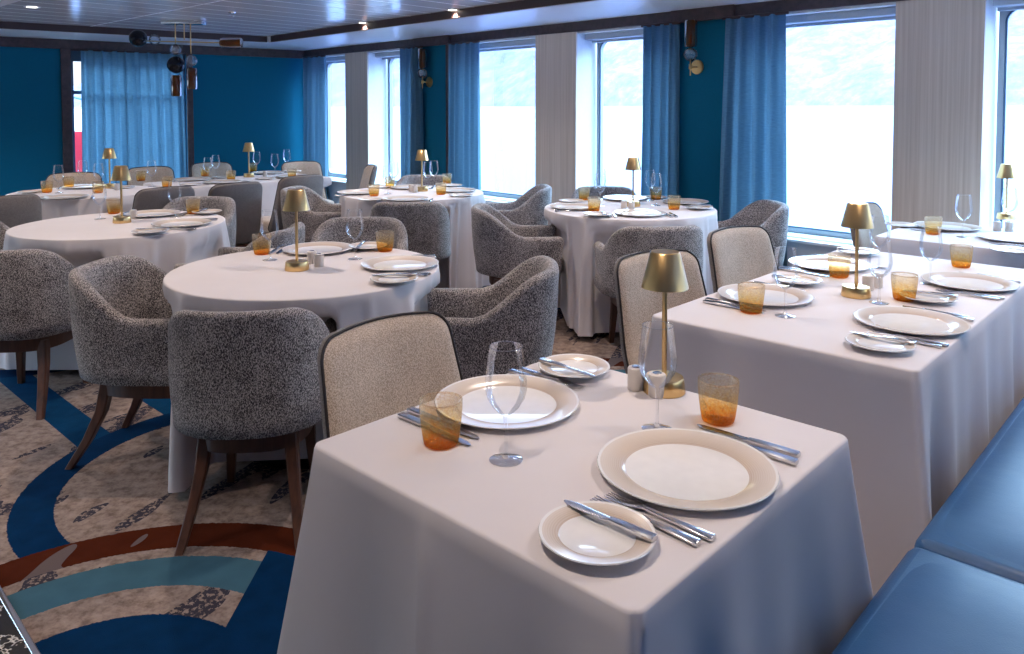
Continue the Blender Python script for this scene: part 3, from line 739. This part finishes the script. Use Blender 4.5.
def tablecloth(key, label, seed=0):
    rnd = random.Random(seed); t = TB[key]; ctr = t[1]; ZB = .035
    n = 288; rs = []
    if t[0] == 'round':
        R = t[2]; ph = [rnd.uniform(0, 2*PI) for _ in range(5)]; nf = rnd.choice((11, 12, 13))
        def pt(j, lev, z):
            th = 2*PI*j/n
            fold = .5*math.sin(nf*th+ph[0]+.6*math.sin(2*th+ph[1]))+.3*math.sin((nf//2)*th+ph[2])+.25*math.sin(5*th+ph[3])
            fold += .55*max(0, math.sin(2*nf*th+ph[4]+1.3*math.sin(3*th+ph[1])))**3*(1-.5*lev)
            r = R+.004+lev*.012+.090*lev**.75*fold
            return push((ctr.x+r*math.cos(th), ctr.y+r*math.sin(th), z))
        def top(j, q): th = 2*PI*j/n; return (ctr.x+R*q*math.cos(th), ctr.y+R*q*math.sin(th))
    else:
        wa, wb = t[2]/2, t[3]/2; per = []
        rc = .022
        edge = []
        # walk the perimeter with more points near the corners
        sides = [((wa, -wb), (wa, wb)), ((wa, wb), (-wa, wb)), ((-wa, wb), (-wa, -wb)), ((-wa, -wb), (wa, -wb))]
        nn = n//4
        for (p, q) in sides:
            for k in range(nn):
                u = k/nn; u = .5-.5*math.cos(PI*u) if 0 < u < 1 else u
                edge.append((p[0]+(q[0]-p[0])*u, p[1]+(q[1]-p[1])*u, u))
        ph = [rnd.uniform(0, 2*PI) for _ in range(6)]
        def pt(j, lev, z):
            a, c, u = edge[j]; side = j//nn
            na, nb_ = ((1, 0), (0, 1), (-1, 0), (0, -1))[side]
            L = (2*wb, 2*wa, 2*wb, 2*wa)[side]
            dc = min(u, 1-u)*L                                   # distance to the nearest corner
            # round the corner
            cornx = math.copysign(1, a if abs(a) > abs(wa)-1e-6 else a); corny = math.copysign(1, c)
            flare = .145*lev**1.1*math.exp(-(dc/.075)**1.3)+.022*lev
            valley = -.055*lev**1.2*math.exp(-((dc-.17)/.07)**2)
            wv = .017*lev**.8*(math.sin(u*L*17+ph[side])+.6*math.sin(u*L*31+ph[side]*2))
            if key == 'T1' and side == 3: wv = wv*.4+.016*sm(0, .12, lev)*math.exp(-abs(u-.46)/.012)
            o = .004+wv+valley+.022*lev
            fx = fy = 0
            k = math.exp(-(dc/.085)**1.4)
            fl = .14*lev**1.05*k
            ax_, cy_ = a, c
            if dc < rc:                                          # rounded top corner
                d = (rc-dc)/rc; ax_ -= math.copysign(rc*.29*d*d, a)*(1 if abs(abs(a)-wa) < rc*1.01 else 0); cy_ -= math.copysign(rc*.29*d*d, c)*(1 if abs(abs(c)-wb) < rc*1.01 else 0)
            # normal blends into the diagonal at the corner
            dxn, dyn = na, nb_
            if k > .01:
                sa = math.copysign(1, a) if abs(abs(a)-wa) < .25 else 0; sb_ = math.copysign(1, c) if abs(abs(c)-wb) < .25 else 0
                dg = Vector((sa, sb_)); dg = dg.normalized() if dg.length else Vector((na, nb_))
                fx, fy = dg.x*fl, dg.y*fl
            la_, lb_ = ax_+dxn*o*(1-k)+dxn*.004*k+fx, cy_+dyn*o*(1-k)+dyn*.004*k+fy
            p = ctr+AX*la_+BX*lb_
            return push((p.x, p.y, z))
        def top(j, q):
            a, c, u = edge[j]; side = j//nn; L = (2*wb, 2*wa, 2*wb, 2*wa)[side]; dc = min(u, 1-u)*L
            if dc < rc:
                d = (rc-dc)/rc; a -= math.copysign(rc*.29*d*d, a); c -= math.copysign(rc*.29*d*d, c)
            p = ctr+AX*a*q+BX*c*q; return (p.x, p.y)
    for q in (.02, .3, .6, .85, .98, .994): rs.append([(*top(j, q), ZTOP) for j in range(n)])
    edge0 = [top(j, 1) for j in range(n)]
    p0 = [pt(j, 0, ZTOP-.006) for j in range(n)]
    rs.append([((e[0]*.6+p[0]*.4), (e[1]*.6+p[1]*.4), ZTOP-.0012) for e, p in zip(edge0, p0)])
    rs.append([(p[0], p[1], ZTOP-.005) for p in p0])
    NL = 22
    for k in range(1, NL+1):
        lev = k/NL; z = ZTOP-.006+(ZB-ZTOP+.006)*lev; rs.append([pt(j, lev, z) for j in range(n)])
    me = mesh('tablecloth', *rings(rs, True, True, False))
    me.transform(Matrix.Translation(-Vector((ctr.x, ctr.y, 0))))
    o = obj('tablecloth', me, 'linen', None, (ctr.x, ctr.y, 0)); tag(o, label, 'tablecloth', 'white tablecloths'); return o
col_me = lathe('column', [(.0, .025), (.05, .025), (.04, .05), (.035, .08), (.035, .68), (.06, .70), (0, .70)], 24)
base_me = lathe('base', [(0, 0), (.24, 0), (.245, .006), (.235, .016), (.06, .026), (0, .026)], 40)
def table(key, label):
    t = TB[key]; root = thing('dining_table', label, 'table', t[1], math.radians(ANG_A), 'pedestal tables under the white cloths')
    if t[0] == 'round': tm = lathe('tabletop', [(0, .70), (t[2]-.03, .70), (t[2]-.008, .715), (t[2]-.006, .752), (0, .754)], 64)
    else: tm = mesh('tabletop', *box_vf(-t[2]/2+.006, t[2]/2-.006, -t[3]/2+.006, t[3]/2-.006, .71, .755, .006))
    obj('tabletop', tm, 'plywood', root)
    offs = [0] if t[0] == 'round' or max(t[2], t[3]) < 1 else [-.45, .45]
    for f in offs:
        l = (0, f, 0) if t[0] == 'rect' and t[3] > 1 else (f, 0, 0)
        obj('column', col_me, 'black_iron', root, l); obj('base', base_me, 'black_iron', root, l)
for i, k in enumerate(TB):
    tablecloth(k, 'white linen tablecloth draped to the floor over '+NM[k], 10+i)
    if k == 'R1': table(k, 'pedestal table with black base showing under the cloth of '+NM[k])

# ---------------------------------------------------------------- banquette
bq0 = at(818, 654, .455); bq1 = at(987, 450, .455); q = (bq1-bq0).normalized()
mtb = Matrix(((BX.x, AX.x, 0, bq0.x), (BX.y, AX.y, 0, bq0.y), (0, 0, 1, 0), (0, 0, 0, 1)))
bq = thing('banquette', 'long blue leather banquette in the right foreground beside the nearest square table', 'banquette'); bq.matrix_world = mtb.copy()
seam = (at(915, 536, .455)-bq0).dot(BX); SL = 1.38
def cushion_box(s0, s1, d0_, d1_, z0, z1, r, wr=0.0, seed=0):
    nx, ny = 40, 24; rs = []; rnd = random.Random(seed); ph = [rnd.uniform(0, 6) for _ in range(4)]
    vs, fs = box_vf(s0, s1, d0_, d1_, z0, z1-.0, r)
    # crowned top sheet
    rs = []
    for i in range(nx+1):
        u = i/nx; row = []
        for j in range(ny+1):
            v = j/ny; eu = 1-abs(2*u-1)**6; ev = 1-abs(2*v-1)**6
            e = min(1, eu)*min(1, ev)
            row.append((s0+r*.55+(s1-s0-1.1*r)*u, d0_+r*.55+(d1_-d0_-1.1*r)*v, z1-r*.18+e*(.014+r*.2)+wr*e*(math.sin(9*u*(s1-s0)+5*v+ph[0])*.5+math.sin(23*v+6*u+ph[1])*.3)))
        rs.append(row)
    a = rings(rs, False)
    return join((vs, fs), a)
k = 0
for s0 in (seam-2*SL, seam-SL, seam, seam+SL, seam+2*SL):
    if s0+SL > 3.45: continue
    obj('seat_cushion', mesh('seat_cushion', *cushion_box(s0+.002, s0+SL-.002, .0, .58, .33, .445, .03, .0015, k)), 'leather', bq); k += 1
e_ = seam+2*SL
obj('plinth', mesh('plinth', *box_vf(seam-2*SL, e_, .03, .62, 0, .33, .005)), 'dark_trim', bq)
obj('backrest', mesh('backrest', *box_vf(seam-2*SL, e_, .575, .72, .33, .92, .04)), 'leather', bq)

# ---------------------------------------------------------------- tableware
def plate(R, well, h, name):
    wl = lathe('well', [(0, .004), (well*.96, .004), (well, .0055)], 56)
    rim = lathe('rim', [(well, .0055), (well+.006, .0085), (R*.86, h*.80), (R-.006, h-.001)], 64)
    edge = lathe('edge', [(R-.006, h-.001), (R-.001, h), (R, h-.0018), (R-.004, h-.005), (R*.80, h*.48), (well*.9, .0005), (well*.6, .0), (0, 0)], 64)
    return wl, rim, edge
CHG = plate(.165, .113, .017, 'charger'); DES = plate(.092, .060, .013, 'dessert')
def put_plate(kind, loc, label, group):
    t = thing('charger_plate' if kind is CHG else 'side_plate', label, 'plate', loc, 0, group)
    for nm, me, mt in zip(('well', 'rim', 'edge'), kind, ('porcelain', 'plate_rim' if kind is CHG else 'side_plate_rim', 'porcelain')):
        obj(nm, me, mt, t)
TUM = lathe('tumbler', [(0, .0), (.029, .0), (.034, .003), (.0365, .012), (.041, .045), (.0438, .075), (.044, .092), (.0425, .0928), (.0412, .0915), (.0412, .088)], 40, 60)
def tumbler(loc, label): tag(obj('tumbler', TUM, 'amber_glass', None, loc), label, 'drinking glass', 'amber tumblers')
GB = lathe('bowl', [(.0055, .088), (.012, .092), (.025, .104), (.036, .122), (.0405, .140), (.040, .158), (.036, .192), (.0325, .222), (.0318, .2232), (.0308, .2225), (.0310, .2205)], 40, 60)
GR = mesh('rim', *tube_vf([(.0318*math.cos(2*PI*k/40), .0318*math.sin(2*PI*k/40), .2226) for k in range(40)], .0009, 6, True))
GSt = lathe('stem', [(.0055, .088), (.0042, .08), (.0034, .06), (.0034, .025), (.0048, .012), (.008, .006)], 16, 60)
GF = lathe('foot', [(.008, .006), (.018, .0035), (.031, .0018), (.0325, .001), (.031, .0), (0, 0)], 40, 60)
def wine(loc, label):
    t = thing('wine_glass', label, 'wine glass', loc, 0, 'stemmed wine glasses')
    obj('bowl', GB, 'clear_glass', t); obj('rim', GR, 'stem_glass', t); obj('stem', GSt, 'stem_glass', t); obj('foot', GF, 'stem_glass', t)
LB = lathe('base', [(0, 0), (.050, 0), (.051, .002), (.047, .032), (.045, .036), (.012, .038), (0, .038)], 40)
LS = lathe('stem', [(.0062, .036), (.0062, .29)], 20)
LSH = lathe('shade', [(.0535, .252), (.056, .252), (.036, .334), (.033, .338), (.0, .338), (0, .336), (.032, .336), (.0345, .333)], 44)
def lamp(loc, label):
    t = thing('table_lamp', label, 'table lamp', loc, random.uniform(0, 3), 'small brass table lamps')
    obj('base', LB, 'brass', t); obj('stem', LS, 'brass', t); obj('lamp_shade', LSH, 'brass', t)
SH = lathe('body', [(0, 0), (.019, 0), (.0205, .002), (.0205, .05), (.0195, .053), (.012, .055), (0, .0555)], 28, 40)
SHC = lathe('cap', [(0, .0572), (.009, .0570), (.011, .0555)], 20)
def shaker(loc, label):
    t = thing('shaker', label, 'shaker', loc, 0, 'salt and pepper shakers'); obj('body', SH, 'ceramic', t); obj('cap', SHC, 'steel', t)
# cutlery lies along +y (handle at -y), flat on z = 0
def bar(prof, th=.0022):
    "prof: list of (y, half width, z, half thickness)"
    rs = []
    for y, w, z, h in prof: rs.append([(w, y, z+h), (w*.7, y, z+h*1.6), (-w*.7, y, z+h*1.6), (-w, y, z+h), (-w, y, z-h*.2), (-w*.7, y, z-h), (w*.7, y, z-h), (w, y, z-h*.2)])
    return rings(rs, True, True, True)
KH = auto(mesh('handle', *bar([(-.11, .0085, .004, .0035), (-.108, .0095, .004, .004), (-.03, .0075, .004, .0038), (-.005, .006, .004, .003)])), 30)
KB = auto(mesh('blade', *bar([(-.005, .006, .004, .0022), (.01, .009, .004, .001), (.075, .0095, .003, .0008), (.10, .007, .003, .0006), (.112, .002, .003, .0005)])), 30)
FH = auto(mesh('handle', *bar([(-.10, .009, .0032, .0025), (-.098, .0098, .0032, .003), (-.03, .005, .0045, .0025), (.03, .0035, .007, .0022)])), 30)
tn = [bar([(.03, .0035, .007, .0022), (.042, .010, .006, .0014), (.058, .0118, .004, .0012), (.064, .0115, .0035, .0011)])]
for k in range(4):
    x = -.0093+.0062*k; v, f = bar([(.062, .0019, .0035, .0011), (.085, .0016, .0028, .001), (.104, .0009, .005, .0007)]); tn.append(([(a+x, c, d) for a, c, d in v], f))
FT = auto(mesh('tines', *join(*tn)), 30)
SPB = auto(mesh('bowl', *bar([(.03, .0035, .007, .0022), (.042, .010, .005, .0014), (.06, .0185, .0032, .0014), (.078, .0195, .003, .0014), (.092, .014, .0042, .0012), (.10, .004, .006, .001)])), 50)
BH = KH; 
def cutlery(kind, loc, ang, label):
    nm, cat, parts = {'fork': ('fork', 'fork', (('handle', FH), ('tines', FT))), 'knife': ('knife', 'knife', (('handle', KH), ('blade', KB))), 'spoon': ('spoon', 'spoon', (('handle', FH), ('bowl', SPB)))}[kind]
    t = thing(nm, label, cat, loc, ang-PI/2, 'steel '+kind+'s'); 
    for n_, me in parts: obj(n_, me, 'steel', t)
    return t
ZP = ZTOP+.0006
def place(key, seat, cpx, face, dpx=None, full=True, spoon=False):
    "one place setting: charger, side plate, cutlery; face = where the diner looks (degrees)"
    T_ = NM[key]; c = at(cpx[0], cpx[1], ZTOP+.012); c.z = ZP
    put_plate(CHG, c, 'beige-rimmed white charger plate, %s place of %s' % (seat, T_), 'beige-rimmed chargers')
    f = Vector((math.cos(math.radians(face)), math.sin(math.radians(face)), 0)); l = Vector((-f.y, f.x, 0))
    a = math.radians(face)
    if dpx:
        d = at(dpx[0], dpx[1], ZTOP+.010); d.z = ZP+.0075 if full else ZP
    else:
        d = c+l*.30-f*.02; d.z = ZP+.0075 if full else ZP
    put_plate(DES, d, 'small beige-rimmed side plate, %s place of %s' % (seat, T_), 'beige-rimmed side plates')
    w = d-c; along = w.dot(f)
    if full:
        cutlery('fork', c+l*.172-f*.05, a, 'steel fork right against the charger, %s place of %s' % (seat, T_))
        cutlery('fork', c+l*.200-f*.04, a, 'steel fork under the side plate, %s place of %s' % (seat, T_))
        cutlery('knife', c-l*.172-f*.028, a, 'steel knife right of the charger, %s place of %s' % (seat, T_))
        cutlery('knife' if not spoon else 'spoon', c-l*.206-f*.018, a, 'outer steel %s right of the charger, %s place of %s' % ('spoon' if spoon else 'knife', seat, T_))
        k = cutlery('knife', d-l*.035+f*.005+Vector((0, 0, .0112)), a, 'butter knife resting on the side plate, %s place of %s' % (seat, T_)); k.scale = (.95, .80, .95)
    else:
        cutlery('fork', c+l*.188-f*.03, a, 'steel fork left of the charger, %s place of %s' % (seat, T_))
        cutlery('knife', c-l*.188-f*.03, a, 'steel knife right of the charger, %s place of %s' % (seat, T_))
def Z(px, py): p = at(px, py, ZP); return p
A, B_ = ANG_A, ANG_B
place('T1', 'far left', (507, 401), A, (574, 369)); place('T1', 'banquette-side', (686, 467), A+180, (597, 537))
place('T2', 'near window-side', (765, 295), A, (797, 281)); place('T2', 'far window-side', (829, 264), A, (858, 252.5))
place('T2', 'near banquette-side', (910, 321), A+180, (880, 345), True, True); place('T2', 'far banquette-side', (969, 282), A+180, (928, 298.5), True, True)
place('T3', 'left', (948, 226.5), A, (902, 224.5), False); place('T3', 'right', (1014, 238), A+180, (1012, 250), False)
place('R1', 'right', (400, 263.5), 180, (394, 280)); place('R1', 'rear', (318, 248.5), -90, (368, 247))
place('R2', 'right', (182, 223), 180, (150, 232)); place('R2', 'rear', (153, 213.5), -90, (207, 212.5))
place('R3', 'near', (640, 213), 90, (598, 215)); place('R3', 'left', (574, 206.5), 0, (571, 200.5), False); place('R3', 'right', (685, 201.5), 180, (699, 208)); place('R3', 'rear', (625, 198), -90, (655, 197), False)
place('R4', 'near', (406, 198.5), 90, (371, 199), False); place('R4', 'left', (358, 192), 0, (380, 186.5), False); place('R4', 'right', (456, 190), 180, (461, 195), False); place('R4', 'rear', (410, 187), -90, (452, 185), False)
place('T5', 'near', (64, 196.8), A+160, (30, 191.5), False); place('T5', 'rear', (84, 186.5), -70, (123, 187), False)
place('T6', 'rear left', (192, 179), A, None, False); place('T6', 'rear right', (268, 172.5), A, None, False)
place('T6', 'front right', (292, 176), A+180, None, False); place('T6', 'front left', (222, 181.5), A+180, None, False)
# lamps
for k, px, py in [('T1', 664, 391), ('T2', 856, 296), ('R1', 297, 269.5), ('R2', 122, 222.5), ('R4', 422, 191), ('R3', 633, 206), ('T5', 110, 188), ('T6', 249, 177), ('T3', 1006, 219)]:
    lamp(Z(px, py), 'small brass table lamp standing on '+NM[k])
for k, px, py, w in [('T1', 636, 389, 'left of the pair'), ('T1', 657, 396, 'right of the pair'), ('T2', 868, 290, 'left of the pair'), ('T2', 877, 287, 'right of the pair'), ('R1', 312, 263.5, 'left of the pair'), ('R1', 319, 266.5, 'right of the pair'),
                     ('R2', 133.5, 218.5, 'beside the lamp'), ('R3', 624, 208.5, 'left of the pair'), ('R3', 631.5, 210.3, 'right of the pair'), ('R4', 411, 191, 'left of the pair'), ('R4', 415, 192.3, 'right of the pair'), ('T6', 265, 176.5, 'beside the lamp'), ('T3', 997, 231, 'left of the pair'), ('T3', 1009, 231.5, 'right of the pair'), ('T5', 117, 190, 'beside the lamp')]:
    shaker(Z(px, py), 'white ceramic shaker on %s, %s' % (NM[k], w))
W_ = {'T1': [(506, 460, 'with its shadow, nearest the camera'), (657, 429, 'in front of the lamp')],
      'T2': [(785, 316, 'at the left'), (879, 303, 'right of the lamp'), (930, 284, 'farthest right'), (879, 268, 'behind the lamp')],
      'R1': [(270, 260, 'beside the left tumbler'), (355, 259, 'between charger and tumbler')],
      'R2': [(100, 219, 'left of the lamp'), (175, 217, 'right of the lamp')],
      'R3': [(600, 206, 'left of the lamp, nearer'), (601, 199.5, 'left of the lamp, farther'), (656, 205.5, 'right of the lamp, nearer'), (650, 200.5, 'right of the lamp, taller-looking')],
      'R4': [(388, 194, 'leftmost'), (394, 188.5, 'second from left'), (428, 188.5, 'just right of the lamp'), (434, 186.5, 'rightmost')],
      'T5': [(59, 193, 'leftmost'), (83, 186, 'middle'), (99, 190.5, 'left of the lamp')],
      'T6': [(152, 186.5, 'at its left end'), (208, 182, 'left of the lamp, nearer'), (216, 178, 'left of the lamp, farther'), (257, 173, 'just right of the lamp'), (275, 176.5, 'at the right, nearer'), (287, 170, 'at the right, farther')],
      'T3': [(963, 237, 'in front of the veneer pillar'), (1009, 228, 'beside the lamp')]}
for k, L in W_.items():
    for px, py, d in L: wine(Z(px, py), 'stemmed wine glass on %s, %s' % (NM[k], d))
U_ = {'T1': [(441, 444, 'left, beside the knives'), (718, 421, 'right, beyond the near charger')],
      'T2': [(751, 312, 'leftmost'), (839, 277, 'left of the lamp'), (904, 300, 'nearest, in the middle'), (961, 267, 'farthest right')],
      'R1': [(262, 254, 'left, behind a wine glass'), (385, 251, 'at the right rear')],
      'R2': [(114, 213.5, 'left of the lamp'), (193, 213.5, 'at the right')],
      'R3': [(584, 200, 'left rear'), (594, 211, 'left front'), (656, 199.5, 'right rear'), (674, 209.5, 'right front')],
      'R4': [(374, 196, 'leftmost'), (390, 187.5, 'left rear'), (447, 184, 'right rear'), (441, 194.5, 'right front')],
      'T5': [(47, 192.5, 'leftmost'), (69, 187.5, 'centre'), (98, 193, 'in front of the lamp')],
      'T6': [(141, 181, 'at its left end'), (167, 187.5, 'second from left'), (205, 176, 'third from left'), (231, 180.5, 'in front of the lamp'), (253, 171.5, 'behind the lamp'), (292, 178.5, 'at the right end')],
      'T3': [(933, 234, 'seen through a wine glass')]}
for k, L in U_.items():
    for px, py, d in L: tumbler(Z(px, py), 'amber textured tumbler on %s, %s' % (NM[k], d))

# ---------------------------------------------------------------- outside: fjord and sky
DS = 1500.0; zs = 6.5; zn = -9.0
Mout = Mwin @ Matrix.Translation((0, -1, 0))
vs = [(-9000, -2, zn), (9000, -2, zn), (9000, -DS-900, zn+(zs-zn)*(DS+900)/DS), (-9000, -DS-900, zn+(zs-zn)*(DS+900)/DS)]
struct('floor_fjord_water', mesh('floor_fjord_water', [tuple(Mout @ Vector(v)) for v in vs], [(0, 1, 2, 3)], smooth=False), 'water')
from mathutils import noise as mn
rows = []
NX, NY = 220, 26
for i in range(NX+1):
    s = -7000+12000*i/NX; row = []
    for j in range(NY+1):
        d = DS+900*(j/NY); h = (j/NY)
        amp = 420+90*mn.noise(Vector((s*.0011, 3, 0)))+60*mn.noise(Vector((s*.004, 9, 0)))
        z = zs-4+amp*(h**.8)+(50*mn.noise(Vector((s*.006, d*.006, 1)))+26*mn.noise(Vector((s*.018, d*.018, 5))))*min(1, h*3)
        row.append(tuple(Mout @ Vector((s, -d+60*mn.noise(Vector((s*.003, 0, 2))), z))))
    rows.append(row)
mo = obj('mountain', mesh('mountain', *rings(rows, False)), 'hazy_snow_rock'); tag(mo, 'pale snowy mountainside across the fjord outside the windows', None, None, 'structure')
w = bpy.data.worlds.new('sky'); sc.world = w; w.use_nodes = True; nt = w.node_tree; nt.nodes.clear(); b = NB(nt)
tc = b.n('TexCoord'); sp = b.n('SeparateXYZ'); b.link(tc.outputs['Generated'], sp.inputs[0])
colr = b.ramp(sp.outputs[2], [(0, (.80, .90, 1)), (.14, (.70, .85, 1)), (.3, (.42, .70, 1)), (1, (.38, .67, 1))])
st_ = b.ramp(sp.outputs[2], [(0, (.055, .055, .055)), (.14, (.08, .08, .08)), (.3, (1, 1, 1)), (1, (1, 1, 1))])
bg = b.n('Background'); b.link(colr, bg.inputs[0]); b.link(b.math('MULTIPLY', st_, 15), bg.inputs[1])
wo = b.n('OutputWorld'); b.link(bg.outputs[0], wo.inputs[0])
